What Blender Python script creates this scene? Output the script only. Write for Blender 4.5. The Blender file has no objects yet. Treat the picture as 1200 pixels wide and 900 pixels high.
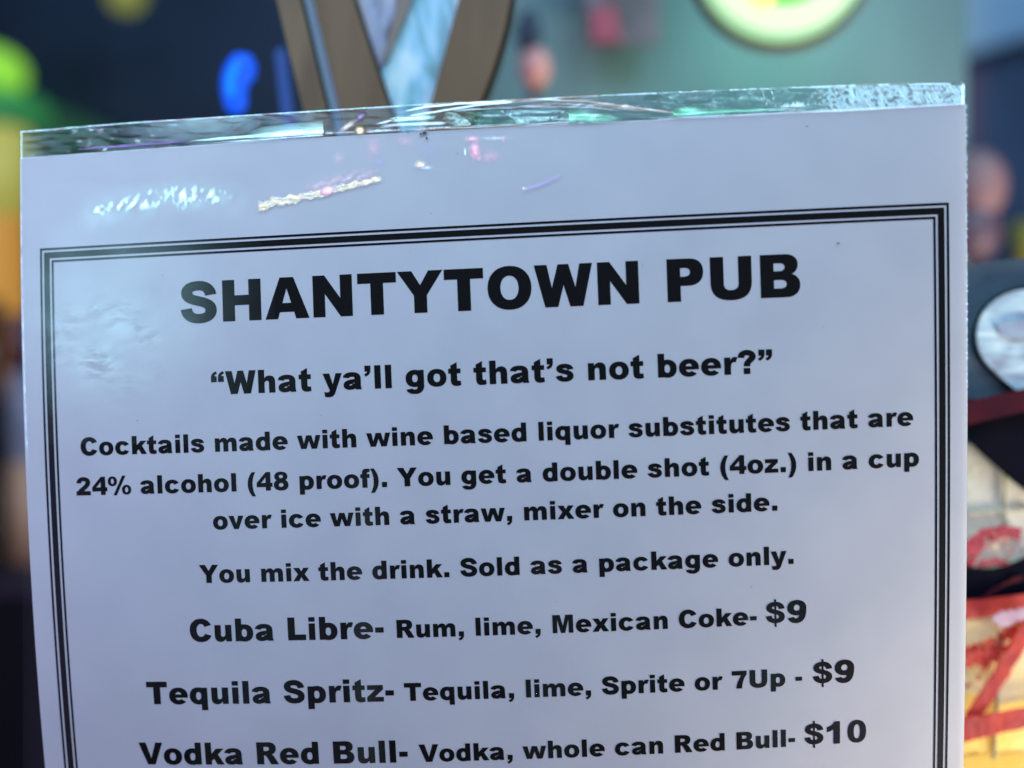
import bpy, math, random
from mathutils import Vector, Matrix
from mathutils.geometry import tessellate_polygon
random.seed(7)
sc = bpy.context.scene
MM = 0.001
CAMZ = 0.262                      # camera height above the bar top, metres
FOC = 1267.0                      # focal length in pixels of the 1200 px wide photograph

# ------------------------------------------------------------------ camera
cam = bpy.data.cameras.new('camera'); camo = bpy.data.objects.new('camera', cam)
sc.collection.objects.link(camo); sc.camera = camo
camo.location = (0, 0, CAMZ); camo.rotation_euler = (math.radians(90), 0, 0)
cam.sensor_width = 36; cam.lens = 36 * FOC / 1200
cam.clip_start = 0.01; cam.clip_end = 50
cam.dof.use_dof = True; cam.dof.focus_distance = 0.2455; cam.dof.aperture_fstop = 3.6
# ------------------------------------------------------------------ world
w = bpy.data.worlds.new('World'); sc.world = w; w.use_nodes = True
w.node_tree.nodes['Background'].inputs[0].default_value = (0.36, 0.48, 0.72, 1)
w.node_tree.nodes['Background'].inputs[1].default_value = 0.10
# ------------------------------------------------------------------ exposure
sc.view_settings.view_transform = 'Standard'; sc.view_settings.look = 'None'
sc.view_settings.exposure = 0; sc.view_settings.gamma = 1
sc.cycles.use_denoising = True
sc.cycles.max_bounces = 8; sc.cycles.transparent_max_bounces = 24
sc.cycles.caustics_reflective = False; sc.cycles.caustics_refractive = False
sc.cycles.sample_clamp_indirect = 3

def W(x, y, z):                   # millimetres from the lens -> world metres
    return Vector((x * MM, y * MM, z * MM + CAMZ))

# ------------------------------------------------------------------ unseen lamps, placed to light and tint the sheet
def area(name, pos, target, size, power, col):
    l = bpy.data.lights.new(name, 'AREA'); l.shape = 'DISK'; l.size = size; l.energy = power; l.color = col
    o = bpy.data.objects.new(name, l); sc.collection.objects.link(o)
    o.location = pos; o.rotation_euler = (Vector(target) - Vector(pos)).to_track_quat('-Z', 'Y').to_euler()
    return o
PAGE_C = W(0, 240, -20)
area('ceiling_lamp', W(330, -120, 620), PAGE_C, 0.5, 4.6, (0.40, 0.70, 1.0))
area('violet_lamp', W(-560, 40, 20), W(-90, 240, -60), 0.2, 1.25, (0.68, 0.52, 1.0))
area('blue_lamp', W(-180, -60, 560), W(-20, 240, 0), 0.4, 2.0, (0.42, 0.68, 1.0))
area('pink_tint_lamp', W(420, 20, -200), W(90, 240, -90), 0.12, 0.42, (0.8, 0.55, 1.0))  # unseen lamp added to tint the lower right of the sheet
area('cyan_tint_lamp', W(-205, 50, 200), W(-80, 240, 20), 0.10, 0.16, (0.45, 0.85, 1.0))  # unseen lamp added for a cyan cast at the upper left
area('board_fill_lamp', W(380, 215, -215), W(165, 292, -70), 0.10, 2.8, (1.0, 0.90, 0.70))  # unseen fill added to brighten the board
area('back_lamp', W(260, 60, 700), W(180, 560, 60), 0.3, 1.6, (0.60, 0.95, 1.0))
SPOT = {}
def bulb(name, pos, r, rad, col):  # unseen point lamps, added to feed the coloured glints
    l = bpy.data.lights.new(name, 'POINT'); l.shadow_soft_size = r
    l.energy = rad * 4 * math.pi ** 2 * r * r; l.color = col
    o = bpy.data.objects.new(name, l); sc.collection.objects.link(o); o.location = W(*pos)
    SPOT[name.split('_')[0]] = o.location.copy()
bulb('cyan_bulb', (-300, -150, 330), 0.029, 3.6, (0.14, 0.8, 1.0))
bulb('yellow_bulb', (-60, -190, 380), 0.029, 9.5, (1.0, 0.95, 0.58))
bulb('pink_bulb', (130, -170, 360), 0.029, 6.5, (1.0, 0.16, 0.36))
bulb('violet_bulb', (-540, -40, 220), 0.029, 8.5, (0.34, 0.26, 1.0))
bulb('green_bulb', (300, -150, 300), 0.029, 3.0, (0.02, 1.0, 0.34))
bulb('orange_bulb', (60, -120, 470), 0.029, 3.8, (1.0, 0.50, 0.18))
bulb('white_bulb', (240, -200, 470), 0.029, 3.0, (.30, .64, 1.0))

# ------------------------------------------------------------------ materials
def mat(name, col=(.5, .5, .5), rough=.6, spec=.5, metal=0, emit=None, estr=1, col2=None, scale=20, detail=3, bump=0, bscale=200, stretch=(1, 1, 1), coat=0, lo=.35, hi=.65):
    m = bpy.data.materials.new(name); m.use_nodes = True
    nt = m.node_tree; b = nt.nodes['Principled BSDF']
    b.inputs['Base Color'].default_value = (*col, 1); b.inputs['Roughness'].default_value = rough
    b.inputs['Specular IOR Level'].default_value = spec; b.inputs['Metallic'].default_value = metal
    b.inputs['Coat Weight'].default_value = coat
    tc = nt.nodes.new('ShaderNodeTexCoord'); mp = nt.nodes.new('ShaderNodeMapping')
    mp.inputs['Scale'].default_value = stretch; nt.links.new(tc.outputs['Object'], mp.inputs[0])
    if col2:
        n = nt.nodes.new('ShaderNodeTexNoise'); n.inputs['Scale'].default_value = scale; n.inputs['Detail'].default_value = detail
        nt.links.new(mp.outputs[0], n.inputs['Vector'])
        r = nt.nodes.new('ShaderNodeValToRGB'); r.color_ramp.elements[0].color = (*col, 1); r.color_ramp.elements[1].color = (*col2, 1)
        r.color_ramp.elements[0].position = lo; r.color_ramp.elements[1].position = hi
        nt.links.new(n.outputs[0], r.inputs[0]); nt.links.new(r.outputs[0], b.inputs['Base Color'])
    if bump:
        n2 = nt.nodes.new('ShaderNodeTexNoise'); n2.inputs['Scale'].default_value = bscale; n2.inputs['Detail'].default_value = 4
        nt.links.new(mp.outputs[0], n2.inputs['Vector'])
        bp = nt.nodes.new('ShaderNodeBump'); bp.inputs['Strength'].default_value = bump; bp.inputs['Distance'].default_value = .0005
        nt.links.new(n2.outputs[0], bp.inputs['Height']); nt.links.new(bp.outputs[0], b.inputs['Normal'])
    if emit:
        b.inputs['Emission Color'].default_value = (*emit, 1); b.inputs['Emission Strength'].default_value = estr
    return m

# ------------------------------------------------------------------ object helpers
def link(name, verts, faces, m, parent=None, uvs=None, smooth=False):
    me = bpy.data.meshes.new(name); me.from_pydata([tuple(v) for v in verts], [], faces)
    if m: me.materials.append(m)
    if uvs:
        ul = me.uv_layers.new(name='UVMap')
        for lp in me.loops: ul.data[lp.index].uv = uvs[lp.vertex_index]
    if smooth: me.polygons.foreach_set('use_smooth', [True] * len(me.polygons))
    o = bpy.data.objects.new(name, me); sc.collection.objects.link(o)
    if parent:
        o.parent = parent; o.matrix_parent_inverse = Matrix.Translation(-parent_loc(parent))
    return o
def parent_loc(p):
    l = Vector(p.location)
    while p.parent: p = p.parent
    return Vector(p.location)
def tag(o, label=None, cat=None, group=None, kind=None):
    if label: o['label'] = label
    if cat: o['category'] = cat
    if group: o['group'] = group
    if kind: o['kind'] = kind
    return o
def thing(name, loc, label, cat, group=None):
    o = bpy.data.objects.new(name, None); sc.collection.objects.link(o); o.location = loc; o.empty_display_size = .01
    return tag(o, label, cat, group)
def at(px, py, D):                # a point seen at that place of the photograph, at depth D millimetres
    return W((px - 600) * D / FOC, D, (450 - py) * D / FOC)
def prism(name, pts, D, th, m, parent=None, rag=0, sub=1):
    if sub > 1 or rag:
        q = []
        for i in range(len(pts)):
            a, b = pts[i], pts[(i + 1) % len(pts)]
            for k in range(sub):
                t = k / sub; q.append((a[0] + (b[0] - a[0]) * t + random.uniform(-rag, rag), a[1] + (b[1] - a[1]) * t + random.uniform(-rag, rag)))
        pts = q
    f = [at(x, y, D) for x, y in pts]; bk = [v + Vector((0, th * MM, 0)) for v in f]
    n = len(pts)
    tri = tessellate_polygon([[Vector((x, -y, 0)) for x, y in pts]])
    faces = [tuple(t) for t in tri] + [tuple(i + n for i in reversed(t)) for t in tri]
    faces += [(i, (i + 1) % n, (i + 1) % n + n, i + n) for i in range(n)]
    o = link(name, f + bk, faces, m, parent)
    import bmesh
    bm = bmesh.new(); bm.from_mesh(o.data); bmesh.ops.recalc_face_normals(bm, faces=bm.faces); bm.to_mesh(o.data); bm.free()
    return o
def lathe(name, prof, cx, cy, m, parent=None, seg=40):   # prof: (radius mm, z mm), axis vertical at world mm (cx, cy)
    v = []; f = []
    for r, z in prof:
        for k in range(seg):
            a = 2 * math.pi * k / seg; v.append(W(cx + r * math.cos(a), cy + r * math.sin(a), z))
    for i in range(len(prof) - 1):
        for k in range(seg):
            k2 = (k + 1) % seg; f.append((i * seg + k, i * seg + k2, (i + 1) * seg + k2, (i + 1) * seg + k))
    f.append(tuple(range(seg))[::-1]); f.append(tuple((len(prof) - 1) * seg + k for k in range(seg)))
    return link(name, v, f, m, parent, smooth=True)
def disc_y(name, cx, cy, D, r0, r1, th, m, parent=None, a0=0, a1=360, seg=72):   # ring or disc facing the camera, pixels
    pts_o = []; n = seg
    full = abs(a1 - a0) >= 360
    v = []; f = []
    k_n = n if full else n + 1
    for k in range(k_n):
        a = math.radians(a0 + (a1 - a0) * k / n)
        for r in (r0, r1):
            p = at(cx + r * math.cos(a), cy - r * math.sin(a), D); v += [p, p + Vector((0, th * MM, 0))]
    for k in range(n if full else n):
        i = k * 4; j = ((k + 1) % k_n) * 4
        f += [(i, j, j + 2, i + 2), (i + 1, i + 3, j + 3, j + 1), (i + 2, j + 2, j + 3, i + 3), (i, i + 1, j + 1, j)]
    return link(name, v, f, m, parent)

# ------------------------------------------------------------------ the setting: bar top and back wall
m_bar = mat('bar_wood', (.035, .022, .016), .35, col2=(.07, .04, .025), scale=8, stretch=(1, 8, 1), coat=.3)
o = link('bar_top', [(-.7, -.1, -.04), (.7, -.1, -.04), (.7, .44, -.04), (-.7, .44, -.04), (-.7, -.1, 0), (.7, -.1, 0), (.7, .44, 0), (-.7, .44, 0)],
     [(0, 3, 2, 1), (4, 5, 6, 7), (0, 1, 5, 4), (1, 2, 6, 5), (2, 3, 7, 6), (3, 0, 4, 7)], m_bar); tag(o, kind='structure')
m_navy = mat('navy_wall_paint', (.008, .018, .042), .6, col2=(.024, .055, .115), scale=3.0, detail=2, bump=.2)
def slab(name, x0, x1, y, z0, z1, th, m):
    P = [W(x0, y, z0), W(x1, y, z0), W(x1, y, z1), W(x0, y, z1), W(x0, y + th, z0), W(x1, y + th, z0), W(x1, y + th, z1), W(x0, y + th, z1)]
    return link(name, P, [(0, 1, 2, 3), (5, 4, 7, 6), (3, 2, 6, 7), (1, 0, 4, 5), (0, 3, 7, 4), (2, 1, 5, 6)], m)
tag(slab('back_wall', -1100, 1100, 1000, -262, 1100, 20, m_navy), kind='structure')
m_teal = mat('teal_panel', (.075, .135, .145), .7, spec=.2, col2=(.14, .215, .225), scale=11, detail=2, bump=.15, stretch=(1, 1, .5))
x0 = (566 - 600) * 470 / FOC; x1 = (1133 - 600) * 470 / FOC
tp = slab('wall_panel', x0, x1, 470, -262, 420, 8, m_teal)
tag(tp, 'grey teal wall panel behind the top right of the sheet', 'panel')

# ------------------------------------------------------------------ things far behind, left
lamp = thing('green_lamp', at(-8, 260, 900), 'blurred lime green lamp glowing at the upper left edge', 'lamp')
c = at(-10, 96, 900)
def ball(name, c, rx, rz, m, parent, ry=None, seg=28, rings=16):
    v = []; f = []
    for i in range(rings + 1):
        t = math.pi * i / rings
        for k in range(seg):
            a = 2 * math.pi * k / seg
            v.append(c + Vector((rx * math.sin(t) * math.cos(a), (ry or rx) * math.sin(t) * math.sin(a), rz * math.cos(t))) * MM)
    for i in range(rings):
        for k in range(seg):
            k2 = (k + 1) % seg; f.append((i * seg + k, (i + 1) * seg + k, (i + 1) * seg + k2, i * seg + k2))
    return link(name, v, f, m, parent, smooth=True)
ball('bulb', at(-14, 86, 900), 30, 22, mat('lime_glow', (.2, .5, .05), emit=(.30, .72, .05), estr=.85), lamp)
m_gs = mat('green_shade', (.02, .25, .06), .4, emit=(.035, .20, .06), estr=.7)
m_gs2 = mat('dim_green_glow', (.02, .10, .04), .4, emit=(.02, .07, .03), estr=.6)  # dimmer glowing ring, stands in for the lamp's light fading outward
gz = lambda y: (450 - y) * 900 / FOC
lathe('lamp_shade', [(6, gz(92)), (30, gz(104)), (50, gz(124)), (58, gz(146)), (56, gz(148))], (-16 - 600) * 900 / FOC, 912, m_gs, lamp)
lathe('glow_ring', [(56, gz(118)), (80, gz(134)), (98, gz(164)), (98, gz(178))], (-16 - 600) * 900 / FOC, 960, m_gs2, lamp)
lathe('lamp_stem', [(4, (450 - 152) * 900 / FOC), (4, -262)], (-6 - 600) * 900 / FOC, 905, mat('stem_metal', (.05, .05, .05), .4), lamp)
ol = thing('pendant_lamp', at(148, 8, 900), 'dim olive yellow pendant lamp at the top left', 'lamp')
ball('bulb', at(148, -6, 900), 15, 14, mat('olive_glow', (.2, .2, .05), emit=(.22, .24, .04), estr=.9), ol)
lathe('cord', [(2, 328), (2, 700)], (148 - 600) * 900 / FOC, 900, mat('cord_black', (.02, .02, .02)), ol)
def bottle(name, label, cx, D, rpx, ytop, ybot, mb, mc, neck=.4, ml=None, cf=.07):
    k = D / FOC; X = (cx - 600) * k; R = rpx * k
    z = lambda y: (450 - y) * k
    t = thing(name, W(X, D, z(ybot)), label, 'bottle')
    h = ybot - ytop
    lathe('body', [(R * .92, z(ybot)), (R, z(ybot - .03 * h)), (R, z(ytop + .42 * h)), (R * max(.8, neck), z(ytop + max(.34, cf + .04) * h)), (R * neck, z(ytop + max(.24, cf + .02) * h)), (R * neck, z(ytop + cf * h))], X, D, mb, t)
    lathe('cap', [(R * neck * 1.1, z(ytop + cf * h)), (R * neck * 1.1, z(ytop))], X, D, mc, t)
    if ml: lathe('paper_label', [(R * 1.015, z(ybot - .10 * h)), (R * 1.015, z(ybot - .48 * h))], X, D, ml, t)
    return t
m_amber = mat('amber_glass_glow', (.55, .26, .06), .2, emit=(.62, .26, .03), estr=.55)  # glow added to glass and cap so the bottle looks brighter
m_olive = mat('olive_cap_glow', (.5, .45, .12), .6, emit=(.55, .48, .07), estr=.45)
sh = slab('bottle_shelf', -640, -395, 690, -26, -20, 60, mat('shelf_wood', (.03, .015, .012), .5)); tag(sh, 'dark wooden bottle shelf behind the left edge of the sheet', 'shelf')
bottle('bottle', 'amber bottle with an olive yellow cap, upper left behind the sheet', -6, 720, 37, 152, 500, m_amber, m_olive, neck=.95, cf=.30)
m_lav = mat('frosted_glass', (.55, .50, .66), .5, col2=(.30, .24, .33), scale=60)
m_rose = mat('rose_label', (.85, .40, .26), .6)
bb = bottle('bottle', 'greyish bottle with an orange pink label beside the black box', 30, 690, 23, 368, 700, m_lav, mat('plum_cap', (.22, .08, .09), .5), neck=.95, ml=m_rose, cf=.2)
bottle('bottle', 'black bottle cut off by the left edge of the picture', -14, 660, 22, 350, 700, mat('black_glass', (.006, .006, .008), .2), mat('black_cap', (.012, .01, .012), .4), neck=.6)
bx = thing('black_box', at(-30, 1100, 520), 'black box low behind the left edge of the sheet', 'box')
m_blk = mat('black_plastic', (.003, .003, .005), .7, spec=.1)
prism('body', [(-140, 700), (120, 700), (120, 1086), (-140, 1086)], 520, 60, m_blk, bx)
prism('lid', [(-143, 688), (123, 688), (123, 699), (-143, 699)], 518, 64, mat('black_lid', (.010, .006, .018), .5, spec=.3), bx)

# ------------------------------------------------------------------ blue neon
def tube(name, pts, rad, m, parent=None, seg=14, cyc=False):
    v = []; f = []
    n = len(pts)
    for i, p in enumerate(pts):
        d = (pts[min(i + 1, n - 1)] - pts[max(i - 1, 0)]).normalized()
        a = d.cross(Vector((0, 1, 0)));  a = a.normalized() if a.length > 1e-6 else Vector((1, 0, 0)); b = d.cross(a).normalized()
        r = rad(i / (n - 1)) if callable(rad) else rad
        for k in range(seg):
            t = 2 * math.pi * k / seg; v.append(p + (a * math.cos(t) + b * math.sin(t)) * r * MM)
    for i in range(n - 1):
        for k in range(seg):
            k2 = (k + 1) % seg; f.append((i * seg + k, i * seg + k2, (i + 1) * seg + k2, (i + 1) * seg + k))
    f.append(tuple(range(seg))[::-1]); f.append(tuple((n - 1) * seg + k for k in range(seg)))
    return link(name, v, f, m, parent, smooth=True)
def bez(P, n=10):
    out = []
    for i in range(0, len(P) - 1, 3):
        a, b, c_, d = P[i:i + 4]
        for k in range(n + (i + 4 >= len(P))):
            t = k / n; s = 1 - t
            out.append(tuple(s ** 3 * a[j] + 3 * s * s * t * b[j] + 3 * s * t * t * c_[j] + t ** 3 * d[j] for j in range(2)))
    return out
neon = thing('neon_tube', at(285, 150, 345), 'short curved blue neon tube glowing against the dark, upper left', 'neon light')
np_ = [at(x, y, 345) for x, y in bez([(297, 72), (270, 82), (272, 108), (279, 132)], 14)]
m_neon = mat('blue_neon', (.0, .02, .2), .6, emit=(.0, .10, .92), estr=1.0)
tube('glass_tube', np_, lambda t: 5.2 * (1 - .35 * t) * min(1, .45 + 4 * t, .5 + 6 * (1 - t)), m_neon, neon)
tube('inner_tube', [p - Vector((0, .005, 0)) for p in np_[3:-3]], 1.3, mat('neon_core', (.0, .05, .3), .6, emit=(.0, .24, 1.0), estr=1.0), neon)
prism('bracket', [(276, 140), (288, 140), (288, 330), (276, 330)], 345, 4, m_blk, neon)
bs = thing('blue_strip', at(342, 130, 330), 'faint blue strip light beside the brown sign plate', 'strip light')
prism('strip', [(322, 60), (332, 55), (356, 240), (342, 240)], 345, 3, mat('blue_strip_glow', (.01, .03, .15), .5, emit=(.015, .06, .26), estr=.6), bs)

# ------------------------------------------------------------------ V-shaped brown sign plate
vs = thing('sign_plate', at(480, 260, 292), 'brown V shaped sign plate with pale blue glass between its arms', 'sign')
m_br = mat('brown_plate', (.125, .074, .034), .6, col2=(.175, .105, .054), scale=90, bump=.3, stretch=(1, 1, .2))
m_br2 = mat('tan_plate', (.21, .13, .068), .5, col2=(.13, .078, .042), scale=120, stretch=(1, 1, .2))
m_edge = mat('dark_edge', (.012, .010, .010), .4)
m_grey = mat('grey_trim', (.26, .33, .42), .35, col2=(.38, .46, .55), scale=80, stretch=(1, 1, .2))
prism('outer_strip', [(312, -50), (340, -50), (404, 215), (376, 215)], 291, 7, m_br2, vs)
prism('edge', [(340, -50), (345, -50), (408, 215), (403, 215)], 292.5, 7, m_edge, vs)
prism('grey_strip', [(345, -50), (355, -50), (419, 215), (408, 215)], 292, 6, m_grey, vs)
prism('arm', [(355, -50), (398, -50), (492, 238), (470, 255), (420, 215)], 290, 9, m_br, vs)
prism('edge', [(398, -50), (403, -50), (487, 209), (488, 222), (484, 214)], 291.5, 9, m_edge, vs)
ap = [(551, -50), (604, -50)] + bez([(604, -50), (596, 40), (575, 110), (500, 240)], 10)[1:] + [(480, 215)]
prism('arm', ap, 290, 9, m_br, vs)
ep = bez([(603, -50), (596, 40), (575, 110), (500, 240)], 12)
prism('edge', ep + [(x + 6, y + 1) for x, y in reversed(ep)], 291.5, 9, m_edge, vs)
def pearl(name, c1, c2, c3, sc_=50, stretch=(1, 1, .35), rot=0):
    m = bpy.data.materials.new(name); m.use_nodes = True; nt = m.node_tree; b = nt.nodes['Principled BSDF']
    tc = nt.nodes.new('ShaderNodeTexCoord'); mp = nt.nodes.new('ShaderNodeMapping'); mp.inputs['Scale'].default_value = stretch
    mp.inputs['Rotation'].default_value = (0, rot, 0)
    nt.links.new(tc.outputs['Object'], mp.inputs[0])
    n = nt.nodes.new('ShaderNodeTexNoise'); n.inputs['Scale'].default_value = sc_; n.inputs['Detail'].default_value = 3; n.inputs['Distortion'].default_value = 1.2
    nt.links.new(mp.outputs[0], n.inputs[0]); r = nt.nodes.new('ShaderNodeValToRGB')
    e = r.color_ramp.elements; e[0].position = .34; e[0].color = (*c1, 1); e[1].position = .66; e[1].color = (*c3, 1)
    x = e.new(.5); x.color = (*c2, 1)
    nt.links.new(n.outputs[0], r.inputs[0]); nt.links.new(r.outputs[0], b.inputs['Base Color']); b.inputs['Roughness'].default_value = .25
    b.inputs['Coat Weight'].default_value = .5
    return m
m_p1 = pearl('pearl_blue', (.26, .46, .46), (.42, .72, .86), (.85, .98, 1.0), 90, (1.3, 1, .35), .3)
m_p2 = pearl('pearl_lilac', (.30, .24, .30), (.58, .56, .74), (.80, .66, .64), 110, (1.6, 1, .25), -.35)
prism('glass_insert', [(403, -50), (480, -50), (452, 60), (440, 112)], 296, 3, m_p2, vs)
gp = bez([(500, -50), (480, 20), (452, 60), (440, 112)], 8)
prism('glass_insert', gp + [(480, 222), (552, -50)], 294, 3, m_p1, vs)
prism('divider', [(480, -50), (500, -50)] + gp[1:7] + [(452, 62)], 292.5, 4, mat('divider_brown', (.25, .19, .15), .5), vs)

# ------------------------------------------------------------------ round lit sign, upper right
rs = thing('round_sign', at(918, 47, 372), 'round glowing mint white sign with green centre at the top', 'lit sign')
m_mint = mat('mint_glow', (.10, .12, .08), .4, emit=(.80, .95, .62), estr=1.05)
disc_y('light_ring', 918, -56, 372, 62, 94, 5, m_mint, rs)
disc_y('ring_edge', 918, -56, 372.5, 94, 102, 5, mat('mint_edge_glow', (.06, .10, .06), .4, emit=(.36, .70, .36), estr=1.0), rs)
l_ = bpy.data.lights.new('panel_glow_lamp', 'POINT'); l_.energy = .10; l_.color = (.35, 1.0, .62); l_.shadow_soft_size = .012  # added lamp behind the sign, spreads a green glow on the panel
o_ = bpy.data.objects.new('panel_glow_lamp', l_); sc.collection.objects.link(o_); o_.location = at(925, 10, 425)
disc_y('rim', 918, -56, 377, 102.5, 112, 7, mat('rim_dark', (.13, .12, .10), .6), rs)
disc_y('green_centre', 918, -56, 373, 1, 61.5, 4, mat('green_glow', (.05, .4, .02), .4, emit=(.10, .52, .02), estr=.9), rs)
prism('orange_mark', [(872, -40), (902, -30), (908, 1), (893, 7), (872, -12)], 370, 2, mat('orange_glow', (.8, .4, .1), emit=(.95, .62, .2), estr=.9), rs)
prism('back_plate', [(838, -136), (998, -136), (998, -2), (838, -2)], 379, 6, mat('plate_dark', (.08, .08, .08), .5), rs)
# blurred things pinned on the teal panel
f1 = thing('small_figurine', at(626, 140, 440), 'small dark topped pinkish figurine between sign plate and red card', 'figurine')
ball('head', at(620, 40, 440), 5, 10, mat('figure_dark', (.01, .015, .04), .5), f1)
ball('body', at(627, 80, 440), 6.5, 8.5, mat('figure_pink', (.55, .24, .22), .5), f1)
lathe('stand', [(3, (450 - 98) * 440 / FOC), (3, -262)], (627 - 600) * 440 / FOC, 446, mat('figure_stand', (.14, .2, .21), .5), f1)
rc = thing('card', at(725, 50, 455), 'dark red and black card pinned at the top behind the sheet', 'card')
prism('card_face', [(683, -60), (775, -60), (772, 52), (688, 54)], 455, 2, mat('maroon_card', (.05, .045, .055), .6, col2=(.14, .10, .12), scale=60), rc)
prism('red_patch', [(692, 12), (722, 6), (728, 46), (694, 50)], 453, 1.5, mat('maroon_patch', (.26, .04, .07), .6), rc)

# ------------------------------------------------------------------ upper right
m_sky = mat('light_blue_cloth', (.17, .36, .62), .7, col2=(.32, .50, .64), scale=14, detail=1, bump=.2)
bn = thing('banner', at(1250, 70, 900), 'light blue banner at the top right corner', 'banner')
prism('cloth', [(1100, -120), (1420, -120), (1420, 40), (1210, 40), (1150, 58), (1100, 76)], 900, 3, m_sky, bn)
db = thing('poster', at(1250, 330, 930), 'dark navy blue poster below the light blue banner', 'poster')
prism('poster_face', [(1100, 30), (1420, 30), (1420, 330), (1100, 330)], 930, 3, mat('navy_poster', (.016, .042, .11), .6, col2=(.035, .075, .17), scale=12), db)
prism('plum_patch', [(1110, 78), (1152, 80), (1150, 160), (1136, 190), (1100, 190)], 920, 2, mat('plum_patch', (.10, .07, .14), .6), db)
fp = thing('pink_ornament', at(1155, 300, 470), 'blurred pinkish brown ornament above the dark ring sticker', 'ornament')
ball('body', at(1146, 218, 470), 12, 16, mat('pink_brown', (.24, .13, .14), .6, col2=(.18, .09, .12), scale=50), fp)
ball('base', at(1142, 272, 470), 11, 13, mat('mauve', (.10, .055, .085), .5), fp)
yc = thing('yellow_cup', at(1208, 320, 560), 'small yellow cup at the right edge above the ring sticker', 'cup')
lathe('cup_body', [(10, (450 - 330) * 560 / FOC), (12, (450 - 262) * 560 / FOC), (11, (450 - 262) * 560 / FOC)], (1212 - 600) * 560 / FOC, 560, mat('yellow_cup', (.34, .27, .05), .4), yc)

# ------------------------------------------------------------------ painted board at the right
pb = thing('painted_board', at(1260, 1160, 286), 'painted board with red brush strokes at the right of the sheet', 'board')
DB = 292  # cream, yellow, gold and red paints carry an added glow, as if backlit
m_cream = mat('cream_paint_glow', (.46, .45, .36), .55, col2=(.62, .61, .52), scale=30, detail=5, bump=.5, bscale=600, emit=(.50, .49, .40), estr=.30)
m_yel = mat('yellow_paint_glow', (.66, .60, .44), .5, col2=(.80, .62, .26), scale=45, detail=4, bump=.5, bscale=600, stretch=(1, 1, 2), emit=(.80, .60, .26), estr=.36)
m_gold = mat('gold_paint_glow', (.80, .56, .12), .5, col2=(.85, .68, .30), scale=60, bump=.5, bscale=600, emit=(.90, .55, .08), estr=.42)
m_red = mat('red_paint_glow', (.40, .020, .014), .6, col2=(.20, .006, .016), scale=150, detail=5, bump=.6, bscale=500, emit=(.60, .045, .015), estr=.35)
m_pinkp = mat('crimson_paint_glow', (.38, .04, .06), .6, col2=(.22, .015, .035), scale=220, detail=4, bump=.6, bscale=500, emit=(.5, .04, .06), estr=.25)
m_slate = mat('slate_paint', (.045, .07, .10), .6, spec=.2, col2=(.09, .13, .16), scale=40, detail=3, bump=.3)
m_dk = mat('black_paint', (.002, .004, .009), .9, spec=.03, col2=(.006, .006, .012), scale=60, detail=3)
m_band = mat('maroon_band', (.075, .008, .016), .8, spec=.1, col2=(.045, .006, .016), scale=60)
def sponge(m, name, th=.56, scale=420):
    m = m.copy(); m.name = name; nt = m.node_tree; out = nt.nodes['Material Output']; b = nt.nodes['Principled BSDF']
    tc = nt.nodes.new('ShaderNodeTexCoord'); n = nt.nodes.new('ShaderNodeTexNoise'); n.inputs['Scale'].default_value = scale; n.inputs['Detail'].default_value = 3
    nt.links.new(tc.outputs['Object'], n.inputs[0]); r = nt.nodes.new('ShaderNodeMath'); r.operation = 'GREATER_THAN'; r.inputs[1].default_value = th
    nt.links.new(n.outputs[0], r.inputs[0]); mx = nt.nodes.new('ShaderNodeMixShader'); tr = nt.nodes.new('ShaderNodeBsdfTransparent')
    nt.links.new(r.outputs[0], mx.inputs[0]); nt.links.new(b.outputs[0], mx.inputs[1]); nt.links.new(tr.outputs[0], mx.inputs[2]); nt.links.new(mx.outputs[0], out.inputs[0])
    return m
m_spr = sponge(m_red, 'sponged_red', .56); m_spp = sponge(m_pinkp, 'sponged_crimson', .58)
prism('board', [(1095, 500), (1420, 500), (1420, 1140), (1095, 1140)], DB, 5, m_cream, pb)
prism('slate_ring', [(1095, 330), (1130, 314), (1160, 306), (1200, 303), (1260, 312), (1300, 340), (1300, 520), (1095, 520)], DB - 3, 3, m_slate, pb)
tear = bez([(1212, 338), (1172, 338), (1145, 362), (1145, 394), (1145, 420), (1160, 432), (1192, 458), (1215, 462), (1262, 430), (1262, 388), (1262, 356), (1240, 338), (1212, 338)], 9)[:-1]
ctr = (1203, 396)
prism('dark_rim', [(ctr[0] + (x - ctr[0]) * 1.06, ctr[1] + (y - ctr[1]) * 1.05) for x, y in tear], DB - 4, 1, m_dk, pb)
m_p3 = pearl('pearl_inlay', (.34, .38, .46), (.52, .68, .76), (.80, .92, .92), 120, (.45, 1, 1.9), .12)
prism('pearl_inlay', tear, DB - 5, 1.2, m_p3, pb)
prism('pearl_shell', [(1168, 380), (1230, 368), (1230, 396), (1190, 398), (1172, 392)], DB - 5.6, .4, mat('shell_grey', (.26, .30, .42), .3, col2=(.40, .46, .56), scale=140), pb)
prism('dark_field', [(1095, 468), (1300, 468), (1300, 640), (1200, 572), (1160, 538), (1134, 513), (1095, 494)], DB - 4, 2, m_dk, pb, rag=.4, sub=4)
prism('maroon_band', [(1095, 482), (1136, 470), (1200, 456), (1300, 440), (1300, 470), (1200, 482), (1136, 498), (1095, 506)], DB - 6, 1, m_band, pb, rag=.4, sub=6)
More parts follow.
